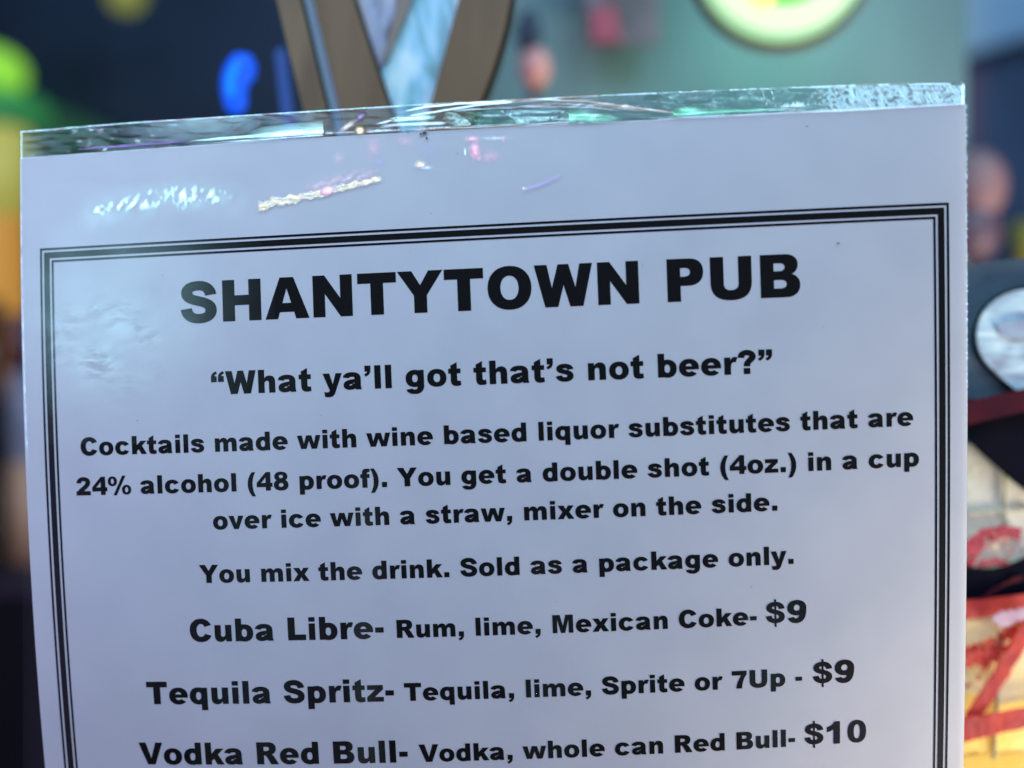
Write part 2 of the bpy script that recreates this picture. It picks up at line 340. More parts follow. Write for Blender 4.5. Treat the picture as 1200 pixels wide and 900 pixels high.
# dark crescent, red stroke and scribbles
cres = bez([(1095, 640), (1130, 672), (1170, 676), (1210, 650)], 8) + [(1300, 600), (1300, 690)] + bez([(1210, 712), (1180, 706), (1140, 712), (1095, 704)], 8)
prism('black_crescent', cres, DB - 2, 1.5, m_dk, pb, rag=.4, sub=2)
def stroke(name, P, wd, m, dd, rag=1.2, n=14):
    c = bez(P, n); L = []; R_ = []
    for i, (x, y) in enumerate(c):
        a = c[max(i - 1, 0)]; b = c[min(i + 1, len(c) - 1)]
        dx, dy = b[0] - a[0], b[1] - a[1]; l = math.hypot(dx, dy) or 1
        t = i / (len(c) - 1); h = (wd(t) if callable(wd) else wd) / 2
        L.append((x - dy / l * h + random.uniform(-rag, rag), y + dx / l * h + random.uniform(-rag, rag)))
        R_.append((x + dy / l * h + random.uniform(-rag, rag), y - dx / l * h + random.uniform(-rag, rag)))
    return prism(name, L + R_[::-1], DB - dd, .8, m, pb)
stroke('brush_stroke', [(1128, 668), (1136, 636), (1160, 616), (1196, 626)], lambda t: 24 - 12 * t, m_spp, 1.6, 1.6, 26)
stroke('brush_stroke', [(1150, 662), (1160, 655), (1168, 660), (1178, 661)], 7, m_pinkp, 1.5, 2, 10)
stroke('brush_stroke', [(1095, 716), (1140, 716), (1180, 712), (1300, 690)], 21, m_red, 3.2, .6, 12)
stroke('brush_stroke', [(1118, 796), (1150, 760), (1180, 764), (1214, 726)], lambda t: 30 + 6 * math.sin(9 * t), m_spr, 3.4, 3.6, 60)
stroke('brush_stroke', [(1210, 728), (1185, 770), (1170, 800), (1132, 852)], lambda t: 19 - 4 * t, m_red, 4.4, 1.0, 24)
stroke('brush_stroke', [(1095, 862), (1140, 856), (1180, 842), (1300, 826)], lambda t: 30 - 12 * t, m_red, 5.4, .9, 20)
stroke('brush_stroke', [(1152, 702), (1170, 690), (1184, 680), (1200, 676)], 5, m_band, 2.6, 1.4, 12)
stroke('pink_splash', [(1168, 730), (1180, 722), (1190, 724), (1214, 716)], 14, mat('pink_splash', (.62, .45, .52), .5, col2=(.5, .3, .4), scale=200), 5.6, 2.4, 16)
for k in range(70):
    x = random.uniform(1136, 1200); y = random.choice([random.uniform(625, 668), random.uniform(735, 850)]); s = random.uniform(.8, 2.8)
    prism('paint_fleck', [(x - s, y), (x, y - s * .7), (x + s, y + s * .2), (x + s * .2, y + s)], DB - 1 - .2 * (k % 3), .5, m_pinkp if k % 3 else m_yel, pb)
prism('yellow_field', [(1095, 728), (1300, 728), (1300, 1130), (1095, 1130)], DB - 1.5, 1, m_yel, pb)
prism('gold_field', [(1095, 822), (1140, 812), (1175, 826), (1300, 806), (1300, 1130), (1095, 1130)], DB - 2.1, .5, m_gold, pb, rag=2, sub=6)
stroke('brush_stroke', [(1095, 900), (1150, 896), (1180, 890), (1300, 898)], 22, mat('orange_paint', (.80, .50, .06), .5, col2=(.85, .62, .14), scale=50), 2.6, 2, 20)
m_ol = mat('olive_line', (.34, .34, .24), .6, col2=(.46, .46, .36), scale=120)
stroke('pencil_line', [(1134, 604), (1150, 598), (1170, 600), (1210, 596)], 2.2, m_ol, 1.0, .7, 14)
stroke('pencil_line', [(1178, 552), (1180, 580), (1178, 600), (1180, 616)], 2, m_ol, 1.1, .7, 10)
stroke('pencil_line', [(1172, 742), (1170, 790), (1168, 840), (1166, 890)], 3, m_ol, 2.8, .7, 10)

# ================================================================== the laminated menu sheet
PF = [0.04171, -0.04145, -0.0509, -7.98322, 240.09313, 35.52784, 4.44072, -4.91126, 4.93847, -2.08605, -1.74587, -0.18366, 0.06842]
RX = Matrix.Rotation(PF[0], 3, 'X'); RY = Matrix.Rotation(PF[1], 3, 'Y'); RZ = Matrix.Rotation(PF[2], 3, 'Z')
RP = RY @ RX @ RZ; TP = Vector(PF[3:6])
def S(u, v, off=0.0):              # point of the gently bowed sheet; u right, v down from the printed frame, millimetres
    vv = min(v, 165.0)
    def dep(u, v):
        U = u / 100; Wd = (-v + 60) / 100; a, b, c, d, e, g, h = PF[6:]
        return a * U * U + b * U * Wd + c * Wd * Wd + d * U * U * Wd + e * U * Wd * Wd + g * Wd ** 3 + h * U ** 3
    D = dep(u, vv)
    if v > vv: D += (dep(u, 165) - dep(u, 164)) * (v - vv)
    q = RP @ Vector((u, D - off, -v)) + TP
    return W(q.x, q.y, q.z)
sheet = thing('menu_sheet', S(0, 250), 'laminated white cocktail menu sheet with black print in a triple line frame', 'menu')

def paper_mat():
    m = bpy.data.materials.new('printed_paper'); m.use_nodes = True; nt = m.node_tree; b = nt.nodes['Principled BSDF']
    uv = nt.nodes.new('ShaderNodeUVMap')
    n = nt.nodes.new('ShaderNodeTexNoise'); n.inputs['Scale'].default_value = 5; n.inputs['Detail'].default_value = 3
    r = nt.nodes.new('ShaderNodeValToRGB'); r.color_ramp.elements[0].color = (.70, .705, .72, 1); r.color_ramp.elements[1].color = (.77, .77, .775, 1)
    r.color_ramp.elements[0].position = .3; r.color_ramp.elements[1].position = .7
    nt.links.new(uv.outputs[0], n.inputs[0]); nt.links.new(n.outputs[0], r.inputs[0]); nt.links.new(r.outputs[0], b.inputs['Base Color'])
    b.inputs['Roughness'].default_value = .75
    n2 = nt.nodes.new('ShaderNodeTexNoise'); n2.inputs['Scale'].default_value = 260; n2.inputs['Detail'].default_value = 2
    nt.links.new(uv.outputs[0], n2.inputs[0])
    bp = nt.nodes.new('ShaderNodeBump'); bp.inputs['Strength'].default_value = .25; bp.inputs['Distance'].default_value = .00006
    nt.links.new(n2.outputs[0], bp.inputs['Height']); nt.links.new(bp.outputs[0], b.inputs['Normal'])
    return m
def film_mat(name, gl=.015, tint=(1, 1, 1), scratch=.25):
    m = bpy.data.materials.new(name); m.use_nodes = True; nt = m.node_tree; nt.nodes.remove(nt.nodes['Principled BSDF'])
    out = nt.nodes['Material Output']; tr = nt.nodes.new('ShaderNodeBsdfTransparent'); tr.inputs[0].default_value = (*tint, 1)
    g = nt.nodes.new('ShaderNodeBsdfGlossy'); g.inputs['Roughness'].default_value = .17
    g2 = nt.nodes.new('ShaderNodeBsdfGlossy'); g2.inputs['Roughness'].default_value = .05
    mg = nt.nodes.new('ShaderNodeMixShader'); mg.inputs[0].default_value = .5
    nt.links.new(g.outputs[0], mg.inputs[1]); nt.links.new(g2.outputs[0], mg.inputs[2])
    lw = nt.nodes.new('ShaderNodeLayerWeight'); pw = nt.nodes.new('ShaderNodeMath'); pw.operation = 'POWER'; pw.inputs[1].default_value = 5
    nt.links.new(lw.outputs['Facing'], pw.inputs[0])
    mu = nt.nodes.new('ShaderNodeMath'); mu.operation = 'MULTIPLY_ADD'; mu.inputs[1].default_value = .9; mu.inputs[2].default_value = .04 + gl
    nt.links.new(pw.outputs[0], mu.inputs[0])
    mx = nt.nodes.new('ShaderNodeMixShader'); nt.links.new(mu.outputs[0], mx.inputs[0])
    nt.links.new(tr.outputs[0], mx.inputs[1]); nt.links.new(mg.outputs[0], mx.inputs[2]); nt.links.new(mx.outputs[0], out.inputs[0])
    uv = nt.nodes.new('ShaderNodeUVMap')
    n = nt.nodes.new('ShaderNodeTexNoise'); n.inputs['Scale'].default_value = 16; n.inputs['Detail'].default_value = 2
    nt.links.new(uv.outputs[0], n.inputs[0])
    bp = nt.nodes.new('ShaderNodeBump'); bp.inputs['Strength'].default_value = scratch; bp.inputs['Distance'].default_value = .0001
    nt.links.new(n.outputs[0], bp.inputs['Height']); nt.links.new(bp.outputs[0], g.inputs['Normal']); nt.links.new(bp.outputs[0], g2.inputs['Normal'])
    return m
def smooth(a, b, x):
    t = max(0, min(1, (x - a) / (b - a))); return t * t * (3 - 2 * t)
from mathutils import noise
def wrinkle(u, v):                 # soft crumpled patch at the upper left, and gentle waves in the whole film
    m_ = math.exp(-((u + 84) / 17) ** 2 - ((v - 22) / 17) ** 2)
    w_ = noise.noise(Vector((u * .16, v * .62, 0))) * .9 + noise.noise(Vector((u * .4, v * 1.1 + u * .15, 5))) * .45
    return .16 * m_ * w_ + .02 * noise.noise(Vector((u * .05, v * .03, 9)))
def grid(name, u0, u1, vt, vb, nu, nv, off, m, parent, disp=None, back=False):
    vs_, uvs, f = [], [], []
    for j in range(nv + 1):
        for i in range(nu + 1):
            u = u0 + (u1 - u0) * i / nu; top = vt(u); v = top + (vb - top) * j / nv
            vs_.append(S(u, v, off + (disp(u, v) if disp else 0))); uvs.append((u / 100, -v / 100))
    for j in range(nv):
        for i in range(nu):
            a = j * (nu + 1) + i; f.append((a, a + nu + 1, a + nu + 2, a + 1))
    return link(name, vs_, f, m, parent, uvs, smooth=True)
ptop = lambda u: -21.95 + .75 * smooth(-60, 60, u)
ftop = lambda u: -28.55 + 2.0 * ((u + 108.6) / 216) ** 1.0 + .9 * smooth(20, 107, u) + .06 * math.sin(u * .9)
UL, UR = -108.5, 107.5
def paper_sheet():
    nu, nv = 60, 80; vs_, uvs, f = [], [], []
    for j in range(nv + 1):
        for i in range(nu + 1):
            t = i / nu; k = j / nv
            u = UL + (UR - UL) * t
            v = ptop(u) + (252 - ptop(u)) * k
            vs_.append(S(u, v, wrinkle(u, v) * .3)); uvs.append((u / 100, -v / 100))
    for j in range(nv):
        for i in range(nu):
            a = j * (nu + 1) + i; f.append((a, a + nu + 1, a + nu + 2, a + 1))
    return vs_, uvs, f
v_, uv_, f_ = paper_sheet()
NU, NV = 60, 80; nn = len(v_)
o_back = len(v_)
v_ += [p + Vector((0, .00012, 0)) for p in v_[:nn]]; uv_ += uv_[:nn]
f_ += [tuple(i + o_back for i in reversed(q)) for q in f_]
loop = [i for i in range(NU + 1)] + [j * (NU + 1) + NU for j in range(1, NV + 1)] + [NV * (NU + 1) + i for i in range(NU - 1, -1, -1)] + [j * (NU + 1) for j in range(NV - 1, 0, -1)]
rb = len(v_)
v_ += [v_[i] for i in loop] + [v_[i + o_back] for i in loop]; uv_ += [uv_[i] for i in loop] * 2; nl = len(loop)
f_ += [(rb + i, rb + (i + 1) % nl, rb + nl + (i + 1) % nl, rb + nl + i) for i in range(nl)]
link('paper', v_, f_, paper_mat(), sheet, uv_, smooth=True)
# ------------------------------------------------------------------ glyphs of a heavy grotesque, drawn by hand (1000 units per em)
def path(s):
    t = s.replace('M', ' M ').replace('L', ' L ').replace('C', ' C ').replace('Z', ' ').split(); i = 0; pts = []; cmd = None
    while i < len(t):
        if t[i] in 'MLC': cmd = t[i]; i += 1; continue
        if cmd in 'ML': pts.append((float(t[i]), float(t[i + 1]))); i += 2
        else:
            q = [pts[-1]] + [(float(t[i + 2 * k]), float(t[i + 2 * k + 1])) for k in range(3)]; i += 6
            pts += bez(q, 8)[1:]
    if math.hypot(pts[0][0] - pts[-1][0], pts[0][1] - pts[-1][1]) < .5: pts.pop()
    return pts
def rect(x0, y0, x1, y1): return [(x0, y0), (x1, y0), (x1, y1), (x0, y1)]
def ell(cx, cy, rx, ry, e=2.18, n=36):
    o = []
    for k in range(n):
        a = 2 * math.pi * k / n; c, s = math.cos(a), math.sin(a)
        o.append((cx + rx * math.copysign(abs(c) ** (2 / e), c), cy + ry * math.copysign(abs(s) ** (2 / e), s)))
    return o
def pen(P, wx, wy, n=12, pts=None):
    c = pts or bez([tuple(p) for p in P], n); L, R_ = [], []
    for i, (x, y) in enumerate(c):
        a = c[max(i - 1, 0)]; b = c[min(i + 1, len(c) - 1)]
        dx, dy = b[0] - a[0], b[1] - a[1]; l = math.hypot(dx, dy) or 1; nx, ny = -dy / l, dx / l
        k = 1 / math.hypot(nx * wx, ny * wy); ox, oy = nx * wx * wx * k, ny * wy * wy * k
        L.append((x + ox, y + oy)); R_.append((x - ox, y - oy))
    return L + R_[::-1]
def arc(cx, cy, rx, ry, a0, a1, wx, wy, n=34, e=2.18):
    c = []
    for k in range(n + 1):
        a = math.radians(a0 + (a1 - a0) * k / n); cc, s = math.cos(a), math.sin(a)
        c.append((cx + rx * math.copysign(abs(cc) ** (2 / e), cc), cy + ry * math.copysign(abs(s) ** (2 / e), s)))
    return pen(None, wx, wy, pts=c)
def pts(*a): return [(a[i], a[i + 1]) for i in range(0, len(a), 2)]
G = {}
def g(ch, adv, *pieces): G[ch] = (adv, [p if isinstance(p, tuple) else (p, []) for p in pieces])
def ring(cx, cy, rx, ry, hx, hy, hcx=None, e=2.18): return (ell(cx, cy, rx, ry, e), [ell(hcx if hcx is not None else cx, cy, hx, hy, e)])
g(' ', 333)
g('H', 833, rect(72, 0, 290, 716), rect(543, 0, 761, 716), rect(289, 275, 544, 446))
g('A', 778, (pts(0, 0, 269, 716, 510, 716, 780, 0, 546, 0, 510, 118, 258, 118, 223, 0), [pts(308, 273, 387, 528, 464, 273)]))
g('N', 833, pts(73, 0, 73, 716, 281, 716, 553, 316, 553, 716, 763, 716, 763, 0, 553, 0, 283, 398, 283, 0))
g('T', 722, pts(250, 0, 250, 540, 25, 540, 25, 716, 697, 716, 697, 540, 472, 540, 472, 0))
g('Y', 778, pts(-2, 716, 246, 716, 390, 473, 535, 716, 780, 716, 500, 297, 500, 0, 278, 0, 278, 297))
g('O', 833, ring(416, 358, 373, 371, 154, 205))
g('W', 1000, pts(8, 716, 224, 716, 301, 320, 410, 716, 590, 716, 699, 320, 776, 716, 992, 716, 822, 0, 602, 0, 500, 365, 398, 0, 178, 0))
g('P', 722, (path('M72 0 L72 716 L440 716 C600 716 678 630 678 493 C678 350 590 262 425 262 L294 262 L294 0Z'), [path('M294 562 L294 414 L352 414 C428 414 457 447 457 491 C457 535 430 562 362 562Z')]))
g('U', 833, path('M72 716 L72 290 C72 85 185 -12 418 -12 C645 -12 761 90 761 290 L761 716 L540 716 L540 270 C540 190 495 155 417 155 C338 155 294 190 294 270 L294 716Z'))
g('B', 778, (path('M72 0 L72 716 L487 716 C620 716 697 645 697 545 C697 465 655 410 590 385 C682 362 732 295 732 205 C732 75 640 0 500 0Z'), [path('M294 570 L294 437 L388 437 C450 437 478 465 478 505 C478 543 452 570 390 570Z'), path('M294 293 L294 148 L405 148 C475 148 507 176 507 220 C507 265 475 293 405 293Z')]))
g('C', 778, arc(402, 358, 252, 287, 27, 333, 110, 84))
g('L', 667, pts(72, 0, 72, 716, 294, 716, 294, 176, 638, 176, 638, 0))
g('M', 944, pts(72, 0, 72, 716, 362, 716, 472, 280, 583, 716, 873, 716, 873, 0, 692, 0, 692, 546, 553, 0, 389, 0, 252, 546, 252, 0))
g('R', 778, (path('M73 0 L73 716 L442 716 C612 716 692 640 692 513 C692 410 632 345 540 320 C592 300 618 265 650 208 L766 0 L518 0 L410 205 C380 262 355 290 318 290 L295 290 L295 0Z'), [path('M295 568 L295 435 L388 435 C446 435 475 462 475 503 C475 545 450 568 388 568Z')]))
SC = pts(583, 478, 566, 585, 490, 645, 362, 645, 222, 645, 150, 596, 150, 523, 150, 430, 250, 405, 362, 376, 485, 345, 582, 310, 582, 213, 582, 122, 500, 70, 362, 70, 222, 70, 146, 136, 133, 246)
g('S', 722, pen(SC, 103, 82))
g('$', 667, pen([(x * .90 + 8, y * .93 + 25) for x, y in SC], 90, 68), rect(303, -95, 362, 775))
g('V', 778, pts(-1, 716, 233, 716, 395, 205, 557, 716, 785, 716, 516, 0, 272, 0))
g('0', 667, ring(333, 355, 292, 367, 97, 228, e=2.3))
g('1', 667, path('M475 719 L475 0 L268 0 L268 470 C208 428 148 402 66 382 L66 545 C185 583 262 635 305 719Z'))
g('2', 667, pen(pts(142, 478, 150, 592, 218, 640, 335, 640, 462, 640, 520, 582, 520, 508, 520, 400, 405, 325, 300, 245, 235, 195, 175, 140, 150, 90), 98, 80), rect(30, 0, 625, 165))
g('4', 667, (pts(388, 0, 388, 142, 28, 142, 28, 305, 405, 719, 582, 719, 582, 300, 658, 300, 658, 142, 582, 142, 582, 0), [pts(198, 300, 388, 300, 388, 512)]))
g('7', 667, path('M45 707 L45 533 L415 533 C320 400 228 200 208 0 L432 0 C440 220 520 420 625 570 L625 707Z'))
g('8', 667, ring(333, 533, 260, 186, 82, 68), ring(333, 205, 290, 217, 95, 80))
g('9', 667, ring(330, 477, 295, 242, 95, 95), pen(pts(528, 470, 528, 190, 455, 66, 300, 66, 215, 66, 162, 105, 148, 172), 98, 76))
g('%', 1000, ring(212, 525, 190, 192, 66, 105), ring(790, 183, 190, 192, 66, 105), pts(240, -25, 375, -25, 765, 740, 630, 740))
g('(', 389, path('M372 729 L232 729 C110 570 58 420 58 258 C58 95 105 -55 232 -213 L372 -213 C285 -60 250 90 250 258 C250 425 290 585 372 729Z'))
g(')', 389, [(389 - x, y) for x, y in path('M372 729 L232 729 C110 570 58 420 58 258 C58 95 105 -55 232 -213 L372 -213 C285 -60 250 90 250 258 C250 425 290 585 372 729Z')][::-1])
g('.', 333, rect(67, 0, 266, 195))
COM = path('M67 195 L266 195 L266 62 C266 -60 205 -130 88 -165 L50 -88 C110 -65 145 -40 152 0 L67 0Z')
g(',', 333, COM)
AP = [(x * .93 - 18, y * .93 + 535) for x, y in COM]
g('\u2019', 278, AP)
g('\u201d', 500, AP, [(x + 228, y) for x, y in AP])
AQ = [(278 - x, 1105 - y) for x, y in AP]
g('\u201c', 500, AQ, [(x + 228, y) for x, y in AQ])
g('-', 333, rect(36, 185, 297, 345))
g('?', 611, pen(pts(122, 495, 132, 595, 190, 645, 305, 645, 415, 645, 475, 598, 475, 525, 475, 415, 300, 415, 300, 232), 98, 80), rect(202, 0, 400, 180))
g('l', 333, rect(68, 0, 265, 716)); g('i', 333, rect(68, 0, 265, 519), rect(68, 577, 265, 716))
g('o', 667, ring(333, 259, 298, 272, 102, 132))
NN = path('M65 0 L65 519 L248 519 L248 435 C295 500 350 531 420 531 C540 531 605 465 605 330 L605 0 L407 0 L407 285 C407 350 385 374 345 374 C295 374 263 340 263 265 L263 0Z')
g('n', 667, NN); g('u', 667, [(670 - x, 519 - y) for x, y in NN])
g('h', 667, path('M65 0 L65 716 L263 716 L263 452 C310 505 355 531 425 531 C540 531 605 465 605 330 L605 0 L407 0 L407 285 C407 350 385 374 345 374 C295 374 263 340 263 265 L263 0Z'))
g('m', 1000, path('M65 0 L65 519 L248 519 L248 435 C295 500 345 531 415 531 C490 531 535 500 565 432 C610 500 660 531 740 531 C865 531 935 465 935 330 L935 0 L738 0 L738 295 C738 348 718 374 680 374 C630 374 599 340 599 270 L599 0 L401 0 L401 295 C401 348 380 374 345 374 C295 374 263 340 263 270 L263 0Z'))
g('r', 444, path('M65 0 L65 519 L250 519 L250 435 C290 510 335 531 385 531 C415 531 440 525 468 512 L406 362 C385 371 370 375 355 375 C290 375 263 320 263 175 L263 0Z'))
g('t', 444, path('M292 716 L292 519 L403 519 L403 375 L292 375 L292 195 C292 155 305 140 335 140 C352 140 370 143 398 150 L412 12 C370 -5 325 -12 275 -12 C150 -12 95 40 95 190 L95 375 L22 375 L22 519 L95 519 L95 615Z'))
g('f', 389, path('M397 712 C350 722 310 728 265 728 C130 728 82 660 82 545 L82 519 L12 519 L12 375 L82 375 L82 0 L280 0 L280 375 L373 375 L373 519 L280 519 L280 540 C280 580 295 598 330 598 C345 598 360 596 375 592Z'))
g('c', 667, arc(340, 259, 202, 200, 30, 331, 100, 72))
g('e', 667, arc(334, 259, 202, 200, -4, 318, 99, 70), rect(130, 206, 633, 308))
g('a', 667, pen(pts(118, 366, 135, 436, 200, 462, 310, 462, 430, 462, 484, 425, 484, 330, 484, 260, 484, 200, 484, 140), 97, 70), pts(388, 142, 581, 142, 586, 70, 606, 0, 422, 0, 406, 60), pen(pts(450, 268, 350, 240, 132, 250, 132, 145, 132, 85, 175, 60, 237, 60, 320, 60, 410, 90, 440, 200), 92, 66))
BR = (ell(352, 259, 280, 272), [path('M263 259 C263 345 290 385 345 385 C400 385 432 342 432 257 C432 175 402 132 348 132 C292 132 263 175 263 259')])
g('b', 667, rect(65, 0, 250, 150), rect(65, 150, 263, 716), (BR[0], BR[1]))
mir = lambda P: [(667 - x, y) for x, y in P]
g('d', 667, rect(417, 0, 602, 150), rect(404, 150, 602, 716), (mir(BR[0]), [mir(BR[1][0])]))
g('p', 667, rect(65, 370, 248, 519), rect(65, -197, 263, 370), (BR[0], BR[1]))
g('q', 667, rect(419, 370, 602, 519), rect(404, -197, 602, 370), (mir(BR[0]), [mir(BR[1][0])]))
g('g', 667, rect(419, 370, 602, 519), rect(404, 0, 602, 370), (mir(ell(352, 268, 280, 263)), [mir(ell(345, 268, 86, 118))]), pen(pts(503, 60, 503, -60, 450, -140, 325, -140, 225, -140, 165, -120, 146, -55), 99, 68))
g('k', 667, pts(65, 0, 65, 716, 268, 716, 268, 350, 425, 519, 668, 519, 478, 328, 677, 0, 449, 0, 343, 196, 268, 118, 268, 0))
g('s', 611, pen(pts(476, 358, 460, 428, 400, 464, 300, 464, 190, 464, 143, 430, 143, 385, 143, 322, 220, 305, 305, 286, 400, 264, 470, 240, 470, 162, 470, 92, 405, 56, 305, 56, 200, 56, 140, 96, 118, 172), 96, 68))
g('v', 611, pts(2, 519, 211, 519, 307, 200, 401, 519, 608, 519, 397, 0, 213, 0))
g('w', 944, pts(6, 519, 204, 519, 273, 200, 370, 519, 575, 519, 671, 200, 742, 519, 939, 519, 782, 0, 575, 0, 472, 305, 369, 0, 163, 0))
g('x', 667, pts(22, 519, 255, 519, 336, 378, 427, 519, 642, 519, 469, 271, 655, 0, 425, 0, 333, 158, 240, 0, 12, 0, 200, 271))
g('y', 611, path('M1 519 L211 519 L313 185 L408 519 L605 519 L398 -38 C360 -150 310 -210 175 -210 C140 -210 95 -205 55 -198 L40 -45 C75 -55 105 -60 130 -60 C180 -60 198 -45 213 -8Z'))
g('z', 556, pts(35, 519, 522, 519, 522, 385, 258, 146, 533, 146, 533, 0, 22, 0, 22, 140, 275, 373, 35, 373))

INK = mat('black_ink', (.005, .005, .005), .7, spec=.1)
def add_text(V, F, text, u0, u1, vb, dv=0.0, hs=1.0):
    x = 0; glyphs = []
    for ch in text:
        adv, pc = G[ch]; glyphs.append((x, pc)); x += adv
    xs = [gx + q[0] for gx, pc in glyphs for p, h in pc for q in p]
    lo, hi = min(xs), max(xs); s = (u1 - u0) / (hi - lo)
    for gx, pc in glyphs:
        for n, (outer, holes) in enumerate(pc):
            loops = [outer] + holes; allp = [q for l in loops for q in l]
            tri = tessellate_polygon([[Vector((a, b, 0)) for a, b in l] for l in loops])
            base = len(V); off = .05 + .004 * n
            for a, b in allp:
                u = u0 + (gx + a - lo) * s; V.append(S(u, vb + dv * (u - u0) - b * s * hs, off + .3 * wrinkle(u, vb)))
            for t in tri:
                p = [Vector((*allp[i], 0)) for i in t]
                if (p[1] - p[0]).cross(p[2] - p[0]).z < 0: t = t[::-1]
                F.append(tuple(base + i for i in t))
    return s
LINES = [
 ('title_text', [('SHANTYTOWN PUB', -69.2, 70.9)], 19.1),
 ('tagline_text', [('\u201cWhat ya\u2019ll got that\u2019s not beer?\u201d', -62.5, 64.3)], 35.7),
 ('text_line', [('Cocktails made with wine based liquor substitutes that are', -94.6, 95.3)], 48.75),
 ('text_line', [('24% alcohol (48 proof). You get a double shot (4oz.) in a cup', -96.05, 96.55)], 57.95),
 ('text_line', [('over ice with a straw, mixer on the side.', -63.4, 64.6)], 66.55),
 ('text_line', [('You mix the drink. Sold as a package only.', -67.3, 68.0)], 78.85),
 ('text_line', [('Cuba Libre-', -70.3, -25.0), ('Rum, lime, Mexican Coke-', -22.0, 59.4), ('$9', 61.5, 70.7)], 92.5),
 ('text_line', [('Tequila Spritz-', -81.7, -23.4), ('Tequila, lime, Sprite or 7Up -', -21.0, 69.5), ('$9', 72.0, 81.5)], 107.2),
 ('text_line', [('Vodka Red Bull-', -84.6, -21.0), ('Vodka, whole can Red Bull-', -18.4, 67.7), ('$10', 69.9, 84.25)], 121.7)]
for name, segs, vb in LINES:
    V, F = [], []
    for t, a, b in segs:
        s = add_text(V, F, t, a, b, vb); print('size %.2f mm  %s' % (s * 1000, t))
    link(name, V, F, INK, sheet)
# ------------------------------------------------------------------ triple printed frame
def frame_line(d0, d1):
    L = 103.6; V, F = [], []
    def strip(a, b, c_, d_, n):        # quad a-b (outer) c-d (inner), subdivided
        base = len(V)
        for i in range(n + 1):
            t = i / n
            for p, q in ((a, b), (c_, d_)):
                u = p[0] + (q[0] - p[0]) * t; v = p[1] + (q[1] - p[1]) * t; V.append(S(u, v, .055 + .3 * wrinkle(u, v)))
        for i in range(n): F.append((base + 2 * i, base + 2 * i + 1, base + 2 * i + 3, base + 2 * i + 2))
    B = 228
    strip((-L + d0, d0), (L - d0, d0), (-L + d1, d1), (L - d1, d1), 60)
    strip((-L + d0, B - d0), (-L + d0, d0), (-L + d1, B - d1), (-L + d1, d1), 60)
    strip((L - d0, d0), (L - d0, B - d0), (L - d1, d1), (L - d1, B - d1), 60)
    strip((L - d0, B - d0), (-L + d0, B - d0), (L - d1, B - d1), (-L + d1, B - d1), 60)
    link('frame_line', V, F, INK, sheet)
for a, b in ((0, .52), (1.02, 2.42), (2.92, 3.42)): frame_line(a, b)

# ------------------------------------------------------------------ clear film of the pouch
m_film = film_mat('clear_film')
ff = grid('clear_film', UL - .15, UR + .15, ftop, 253, 220, 300, .30, m_film, sheet, wrinkle)
fb = grid('back_film', UL - .15, UR + .15, ftop, 253, 40, 60, -.25, film_mat('back_film', .01, (.72, .80, .88), .3), sheet)


# glints put in by mask: film patches with normals aimed at the added lamps
def relief_mat(name, rough=.2):
    m = bpy.data.materials.new(name); m.use_nodes = True; nt = m.node_tree; nt.nodes.remove(nt.nodes['Principled BSDF'])
    out = nt.nodes['Material Output']; tr = nt.nodes.new('ShaderNodeBsdfTransparent'); gl = nt.nodes.new('ShaderNodeBsdfGlossy')
    gl.inputs['Roughness'].default_value = rough; mx = nt.nodes.new('ShaderNodeMixShader')
    at_ = nt.nodes.new('ShaderNodeAttribute'); at_.attribute_name = 'glint_mask'
    nt.links.new(at_.outputs['Fac'], mx.inputs[0])
    nt.links.new(tr.outputs[0], mx.inputs[1]); nt.links.new(gl.outputs[0], mx.inputs[2]); nt.links.new(mx.outputs[0], out.inputs[0])
    return m
M_REL = relief_mat('glint_film', .22); M_HAZE = relief_mat('soft_glint_film', .33)
CAM = Vector((0, 0, CAMZ))
_uv = {}
def px2uv_exact(px, py):
    u, v = (px - 580) / 5.14, (py - 265) / 5.14
    def pr(u, v):
        q = S(u, v, .4) - CAM; return 600 + FOC * q.x / q.y, 450 - FOC * q.z / q.y
    for _ in range(5):
        X, Y = pr(u, v); X1, Y1 = pr(u + .05, v); X2, Y2 = pr(u, v + .05)
        a, b, c_, d = (X1 - X) / .05, (X2 - X) / .05, (Y1 - Y) / .05, (Y2 - Y) / .05; det = a * d - b * c_
        u += (d * (px - X) - b * (py - Y)) / det; v += (-c_ * (px - X) + a * (py - Y)) / det
    return u, v
def px2uv(px, py):
    i, j = math.floor(px / 30), math.floor(py / 30)
    c = []
    for a, b in ((i, j), (i + 1, j), (i, j + 1), (i + 1, j + 1)):
        if (a, b) not in _uv: _uv[a, b] = px2uv_exact(a * 30, b * 30)
        c.append(_uv[a, b])
    s_, t = px / 30 - i, py / 30 - j
    return tuple((c[0][k] * (1 - s_) + c[1][k] * s_) * (1 - t) + (c[2][k] * (1 - s_) + c[3][k] * s_) * t for k in (0, 1))
def nz(x, y, z=0.0): return noise.noise(Vector((x, y, z)))
def lin(X, Y, x):
    if x <= X[0]: return Y[0]
    for i in range(len(X) - 1):
        if x <= X[i + 1]: return Y[i] + (Y[i + 1] - Y[i]) * (x - X[i]) / (X[i + 1] - X[i])
    return Y[-1]
def fy(x): return lin([24, 150, 300, 500, 700, 850, 1000, 1060, 1129], [153.5, 143, 133.5, 121, 111, 104.5, 99, 97.5, 97], x)   # cut edge of the film
def pyy(x): return lin([24, 200, 380, 540, 700, 850, 1000, 1131], [185, 172, 158.5, 149.5, 143, 136, 128.5, 121], x)          # upper edge of the paper
def bell(x, s_): return math.exp(-(x / s_) ** 2)
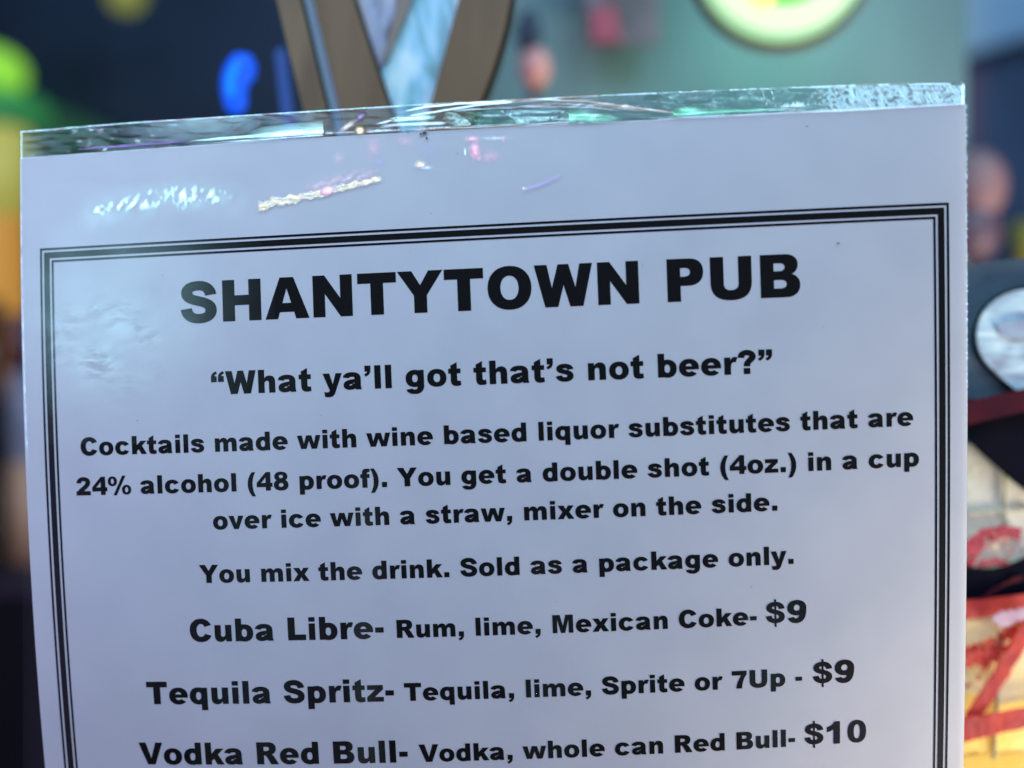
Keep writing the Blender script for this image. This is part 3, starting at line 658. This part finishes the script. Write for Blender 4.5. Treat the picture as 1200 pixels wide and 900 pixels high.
def relief(name, xs, rows, fn, m=None, off=.42):
    """xs: columns; rows(x) -> list of y; fn(x, y, t) -> (lamp, tilt, amount); tilt is the extra lean of the surface"""
    V, N, A, F = [], [], [], []; nr = None
    for x in xs:
        ys = rows(x); nr = len(ys)
        for k, y in enumerate(ys):
            u, v = px2uv(x, y); c = S(u, v, off); la, tl, am = fn(x, y, k / (nr - 1))
            n = ((CAM - c).normalized() + (SPOT[la] - c).normalized()).normalized() + Vector((tl[0], 0, tl[1]))
            V.append(c); N.append(n.normalized()); A.append(max(0, min(1, am)))
    for i in range(len(xs) - 1):
        for k in range(nr - 1):
            a = i * nr + k
            if A[a] + A[a + 1] + A[a + nr] + A[a + nr + 1] > .008: F.append((a, a + 1, a + nr + 1, a + nr))
    me = bpy.data.meshes.new(name); me.from_pydata([tuple(p) for p in V], [], F); me.materials.append(m or M_REL)
    at_ = me.attributes.new('glint_mask', 'FLOAT', 'POINT'); at_.data.foreach_set('value', A)
    me.polygons.foreach_set('use_smooth', [True] * len(me.polygons)); me.update()
    me.normals_split_custom_set_from_vertices([tuple(n) for n in N])
    o = bpy.data.objects.new(name, me); sc.collection.objects.link(o); o.parent = sheet; o.matrix_parent_inverse = Matrix.Translation(-parent_loc(sheet))
    return o
def frange(a, b, st):
    o = []
    while a < b: o.append(a); a += st
    return o + [b]
def rowsbox(y0, y1, n): return lambda x: [y0 + (y1 - y0) * k / n for k in range(n + 1)]
# --- glints put into the sealed strip above the paper
def feat(x, y, t):                 # strongest of several glint streaks put into the strip
    h = pyy(x) - fy(x); yb = pyy(x) - y; yt = y - fy(x)
    L = [('white', .03 + .03 * nz(x * .02, 3), .16)]
    def add(la, am, sp): L.append((la, am, sp))
    # glints on the cut edge
    j = .5 + .5 * nz(x * .35, 1.7)
    add('orange' if 540 < x < 705 else ('cyan' if nz(x * .03, 8) > .1 else 'white'), bell(yt - 1.2, 1.1) * (.13 + .24 * j) * (1.3 if 540 < x < 700 else 1), .05 if 480 < x < 900 else .07)
    if x < 30: add('white', bell(x - 25, 1.1) * .3, .05)
    # violet glint line, then cyan
    add('violet', .75 * bell(yb - 5.2, 1.4) * smooth(85, 115, x) * (1 - smooth(190, 240, x)) * (.6 + .4 * nz(x * .06, 4)), .03)
    add('cyan', .45 * bell(yb - 5.2, 1.5) * smooth(205, 260, x) * (1 - smooth(300, 330, x)), .05)
    add('white', .42 * bell(yb - .6, .9) * smooth(230, 300, x) * (1 - smooth(377, 380, x)), .09)
    if x < 379.5:
        g_ = smooth(262, 345, x); add('cyan', g_ * (.80 * bell(yb - 5.0, 2.2 + .8 * g_) * (.8 + .5 * nz(x * .08, y * .4, 81)) + .17 * bell(yb - 11, 6)), .045)
    # pale glints in the left third
    add('white', .12 * max(0, nz(x * .11, y * .16, 2) - .05) * 3 * (bell(x - 115, 30) + .8 * bell(x - 205, 45)), .16)
    add('white', .055 * smooth(120, 190, x) * (1 - smooth(360, 385, x)), .10)
    # coloured glints left of the mouth
    dx, dy = x - 410, y - 146; q = (dx * .82 + dy * -.57, dx * .57 + dy * .82)
    add('orange', .75 * bell(q[0] + 3, 9) * bell(q[1], 2.6), .05); add('violet', .7 * bell(q[0] - 15, 5) * bell(q[1] + .5, 2), .04)
    add('yellow', .8 * bell(x - 421.5, 4) * bell(y - 153, 3.6), .03)
    if 381 < x < 470: add('orange', .40 * bell(yb - 2.2, 1.1) * (.6 + .5 * nz(x * .2, 6)), .08)
    if 430 < x < 530: add('white', .5 * bell(yb - 1.2, .9) * (.5 + .7 * nz(x * .5, 6)), .08)
    # glint lines round the mouth where the two films part
    for X, Y, la, wd, am in (([436, 470, 510, 560, 600], [147, 138, 131, 123, 119.5], 'white', 1.0, .5), ([470, 500, 540, 592, 610], [131, 125, 121, 120, 118], 'white', .9, .75),
                             ([452, 480, 510, 514], [141, 138.5, 137, 136], 'cyan', 2.6, .62), ([440, 470, 500, 530], [149, 146, 145, 144], 'white', 1.6, .35),
                             ([560, 640, 690, 740, 800], [121, 116.5, 119, 126, 133], 'orange', 1.2, .48), ([600, 650, 700, 760], [125, 121.5, 123, 131], 'orange', .8, .34),
                             ([520, 580, 640, 700, 730], [131, 126.5, 124.5, 126, 130], 'orange', .8, .30), ([470, 560, 640, 700], [152, 149, 144.5, 143], 'orange', 1.2, .34)):
        if X[0] < x < X[-1]:
            e = smooth(X[0], X[0] + 18, x) * (1 - smooth(X[-1] - 18, X[-1], x)); add(la, am * e * bell(y - lin(X, Y, x), wd), .04)
    if 512 < x < 672: add('green' if nz(x * .02, y * .05, 7) > -.05 else 'cyan', .30 * smooth(512, 540, x) * smooth(127, 131, y) * (1 - smooth(2, 4, 4 - yb)) * (.6 + .6 * nz(x * .3, y * .3, 11)), .08)
    if 667 < x < 745: add('green', .70 * (1 - smooth(690, 744, x)) * bell(yb - 5 * (1 - smooth(667, 740, x)) - 2, 6 * (1 - smooth(667, 760, x)) + 1.2), .06)
    add('orange', .8 * bell(x - 732, 5) * bell(y - 124.5, 1.8), .03)
    # green glint and its tail
    add('green', .95 * bell(x - 806, 13) * bell(yb - 8, 4.2), .02)
    if x > 788: add('green' if x < 900 else 'cyan', .55 * bell(yb - 5.2, 1.6) * (1 - smooth(880, 1010, x)) + .35 * bell(yb - 6, 4) * (1 - smooth(800, 900, x)), .045)
    if x > 770: add('white', .20 * bell(yb - .8, .9), .08)
    # blue white sparkle at the right end
    r_ = smooth(915, 990, x); st = .7 * nz((x - y * .6) * .26, y * .08, 3) + .7 * nz(x * .55, y * .45, 5)
    add('white', r_ * (.12 + .09 * st + .16 * max(0, nz((x - y * .5) * .45, y * .05, 15)) + .05 * max(0, nz(x * .6, y * .6, 16))), .035)
    if x > 960: add('white', .45 * bell(y - (fy(x) + pyy(x)) / 2 - 1.5, .9) * max(0, nz(x * .13, 4) + .15), .04)
    add('white', .5 * bell(x - 932, 15) * bell(yb - 7, 5) * (.6 + .6 * nz(x * .3, y * .3, 8)), .08)
    if x > 1125: add('white', .5 * bell(x - 1128.5, 2.0), .08)
    for xx in (893, 903): add('white', .34 * bell(x - xx - (y - 104) * .28, .8) * smooth(1, 4, yb - 4) * (.6 + .8 * nz(y * .3, xx)), .06)
    add('cyan', .16 * smooth(720, 800, x) * (.5 + .8 * nz(x * .2, y * .25, 13)) * (1 - smooth(2, 4, 4 - yb)), .13)
    return max(L, key=lambda q: q[1])
def edge_fn(x, y, t):
    la, am, sp = feat(x, y, t)
    sx = 1.6 * nz(x * .045, y * .22, 21) + .35 * nz(x * .16, y * .4, 22); sz = 1.6 * nz(x * .04, y * .24, 23) + .35 * nz(x * .17, y * .4, 24)
    return la, (sx * sp, sz * sp), am * 1.0
relief('strip_glint', frange(24.4, 1130.6, 1.15), lambda x: [fy(x) + (pyy(x) + 1.6 - fy(x)) * k / 26 for k in range(27)], edge_fn)
# --- glint streaks on scuffed film, put in above the printed frame
def cyan_glint(x, y, t):               # pale cyan, ragged
    yc = lin([95, 150, 200, 272], [252, 238, 230, 231], x); env = bell(y - yc, 5 + 5 * bell(x - 205, 45)) * smooth(96, 120, x) * (1 - smooth(255, 277, x))
    r = nz(x * .15 + y * .05, y * .08, 31) + .4 * nz(x * .32, y * .16, 32)
    a_ = env * max(0, r * 1.5 + .12)
    soft = .05 * bell(y - yc - 3, 16) * smooth(80, 120, x) * (1 - smooth(270, 300, x)) * (.7 + nz(x * .06, y * .06, 3))
    return 'cyan', (.03 * nz(x * .15, y * .12, 33), .03 * nz(x * .15, y * .12, 34)), max(a_ * .7, soft)
relief('film_glint', frange(78, 302, 1.1), rowsbox(205, 278, 62), cyan_glint)
def cream_glint(x, y, t):               # creamy streak with a pink spot
    yc = lin([302, 320, 350, 400, 447], [243, 237, 232, 220, 209], x) + 1.2 * nz(x * .12, 1, 5); wd = lin([302, 318, 360, 420, 448], [5, 5.5, 4.6, 4, 3], x)
    rag = wd * (.95 + .8 * nz(x * .16, y * .08, 41)); core = 1 - smooth(rag * .75, rag * 1.25, abs(y - yc))
    core *= smooth(301, 306, x) * (1 - smooth(442, 449, x))
    pk = bell(x - 384, 8.5) * bell(y - (yc - .5), 5)
    halo = .20 * bell(y - (yc - 8), 7) * smooth(345, 370, x) * (1 - smooth(430, 448, x)) * (.6 + nz(x * .15, y * .15, 9))
    sp = .05; tl = (sp * (1.1 * nz(x * .10, y * .2, 42) + .3 * nz(x * .3, y * .35, 44)), sp * (1.1 * nz(x * .10, y * .2, 43) + .3 * nz(x * .3, y * .35, 45)))
    if pk > .35: return 'pink', (tl[0] * .3, tl[1] * .3), .75 * pk
    cr_ = core * (.72 + .5 * nz(x * .10, y * .25, 46) + .07 * nz(x * .3, y * .3, 47))
    return ('yellow' if nz(x * .08, y * .2, 48) > -.25 else 'orange', tl, .52 * max(0, cr_)) if core * .6 > halo else ('pink', tl, halo)
relief('film_glint', frange(296, 456, 1.0), rowsbox(194, 252, 58), cream_glint)
def pink_glint(x, y, t):               # small scattered pink and white glints
    L = [('pink', 0)]
    for cx, cy, sx, sy, la, am in ((554, 163, 6, 3, 'pink', .6), (557, 176, 5, 8, 'pink', .75), (561, 183, 3, 5, 'pink', .4), (493, 193, 4.5, 3, 'yellow', .8), (497, 196, 6, 2, 'white', .35), (438, 172, 9, 12, 'pink', .16), (397, 186, 5, 6, 'pink', .18),
                                   (445, 190, 8, 6, 'violet', .14), (475, 165, 8, 5, 'pink', .2), (505, 176, 8, 8, 'violet', .12), (575, 184, 8, 5, 'pink', .25), (590, 163, .9, 3.4, 'pink', .7), (545, 178, .8, 3, 'white', .6),
                                   (614, 221, 1.6, 1.5, 'yellow', .7), (580, 162, 12, 1.5, 'white', .2)):
        L.append((la, am * bell(x - cx, sx) * bell(y - cy, sy) * (.75 + .7 * nz(x * .25, y * .25, cx))))
    yc = lin([612, 632, 655], [222, 217, 206], x); L.append(('violet', .30 * bell(y - yc, 2.2) * smooth(612, 618, x) * (1 - smooth(650, 660, x))))
    la, am = max(L, key=lambda q: q[1])
    return la, (.03 * nz(x * .15, y * .15, 51), .03 * nz(x * .15, y * .15, 52)), am
relief('film_glint', frange(380, 664, 1.3), rowsbox(153, 230, 60), pink_glint)
# --- crumpled corner, its soft shine put in by mask
def crump(x, y, t):
    e1 = bell(x - (125 - (y - 400) * .25), 62) * bell(y - 405, 46) * smooth(52, 66, x); e2 = bell(x - 140, 70) * bell(y - 345, 48) * smooth(52, 64, x)
    wx, wy = x + 9 * nz(x * .03, y * .03, 66), y + 9 * nz(x * .025, y * .03, 67)
    w_ = nz(wx * .040, wy * .12 + wx * .03, 61) + .5 * nz(wx * .10, wy * .26 + wx * .05, 62)
    w2 = nz(x * .035, y * .05, 63); patchy = .55 + .9 * nz(x * .022, y * .026, 68)
    return 'cyan', (.04 * w2, -.06 * patchy + .24 * (w_ + .5 * nz(wx * .16, wy * .5, 69)) * max(0, patchy)), .17 * e1 * max(.2, patchy)
relief('crinkle_shine', frange(50, 250, 1.6), rowsbox(285, 500, 150), crump, M_HAZE)
def sheen(x, y, t):  # faint coloured sheen bands, put in by mask and aimed normals
    band = smooth(404, 418, x) * (1 - smooth(430, 462, x)) * smooth(470, 640, y) * .9
    band2 = bell(x - 640, 60) * .25 * smooth(500, 700, y)
    lv = bell(x - 190, 60) * smooth(520, 640, y) * (1 - smooth(720, 860, y)) * .5 + bell(x - 60, 40) * smooth(230, 420, y) * .6 + smooth(900, 1000, x) * smooth(720, 900, y) * .9 + .35 * bell(x - 385, 22) * smooth(430, 520, y)
    bl = smooth(862, 880, x) * (1 - smooth(915, 990, x)) * smooth(640, 760, y) * .8 + .4 * bell(x - 300, 90) * smooth(300, 500, y)
    q = [('yellow', .012 * (band + band2)), ('violet', .018 * lv), ('cyan', .010 * bl)]
    la, am = max(q, key=lambda e: e[1]); return la, (.02 * nz(x * .01, y * .01, 91), .02 * nz(x * .01, y * .01, 92)), am
relief('film_sheen', frange(27, 1128, 7), rowsbox(200, 930, 80), sheen, M_HAZE)
def haze(x, y, t):  # pale cyan sheen laid over the upper left by mask
    return 'cyan', (.02 * nz(x * .03, y * .03, 95), .03 * nz(x * .03, y * .04, 96)), .10 * bell(x - 118, 105) * bell(y - 355, 95) * (1 + .5 * nz(x * .02, y * .025, 97))
relief('film_haze', frange(27, 330, 5), rowsbox(215, 520, 60), haze, M_HAZE, .40)
# --- glints put along the right and left cut edges
def redge(x, y, t):
    n_ = nz(y * .33, 71); return 'white', (.10 * nz(y * .5, 1, 72), .10 * nz(y * .5, 2, 73)), .5 * max(0, n_ + .1) * (1 - smooth(430, 520, y)) * bell(x - 1133.2 + .5 * bell(y - 130, 40), .9)
relief('edge_glint', frange(1130.5, 1135, .75), rowsbox(123, 520, 360), redge)
def ledge(x, y, t):
    cx = 24.6 + .00006 * (y - 185) ** 2; return 'white', (.05 * nz(y * .2, 1, 74), .05 * nz(y * .2, 2, 75)), .20 * bell(x - cx, .9) * (.5 + .8 * nz(y * .08, 77)) * (1 - smooth(500, 560, y))
relief('edge_glint', frange(22, 34, .8), rowsbox(186, 560, 200), ledge)

# dust and dirt specks caught on the film
m_sp = mat('dirt_speck', (.10, .10, .09), .8)
def speck(x, y, s, asp=1):
    u, v = px2uv(x, y); V = [S(u + s * .1 * asp * math.cos(a) * random.uniform(.6, 1.2), v + s * .1 * math.sin(a) * random.uniform(.6, 1.2), .36) for a in [k * math.pi / 4 for k in range(8)]]
    return V
V, F = [], []
for x, y, s, asp in [(497, 156, 4.2, 1.4), (500, 162, 3.4, .9), (493, 157, 3.2, 1), (478, 155, 2, 1), (536, 180, 1.5, 1), (753, 311, 1.1, 1), (881, 688, 1.3, 1), (982, 285, 1.6, 3), (946, 148, 1.2, 2.6), (965, 383, 1.1, .8),
                     (161, 493, 1.4, 1), (481, 296, .9, 1), (376, 487, .9, 1), (140, 488, .8, 1), (652, 705, .7, 2), (190, 322, 1.1, 1.3), (1004, 268, .8, 1), (505, 250, .9, 1), (700, 850, .7, 1), (560, 690, .6, 1)]:
    b = len(V); V += speck(x, y, s, asp); F.append(tuple(range(b, b + 8))[::-1])
for _ in range(60):
    b = len(V); V += speck(random.uniform(60, 1100), random.uniform(170, 890), random.uniform(.25, .5)); F.append(tuple(range(b, b + 8))[::-1])
o = link('dirt_specks', V, F, m_sp, sheet); o['kind'] = 'stuff'
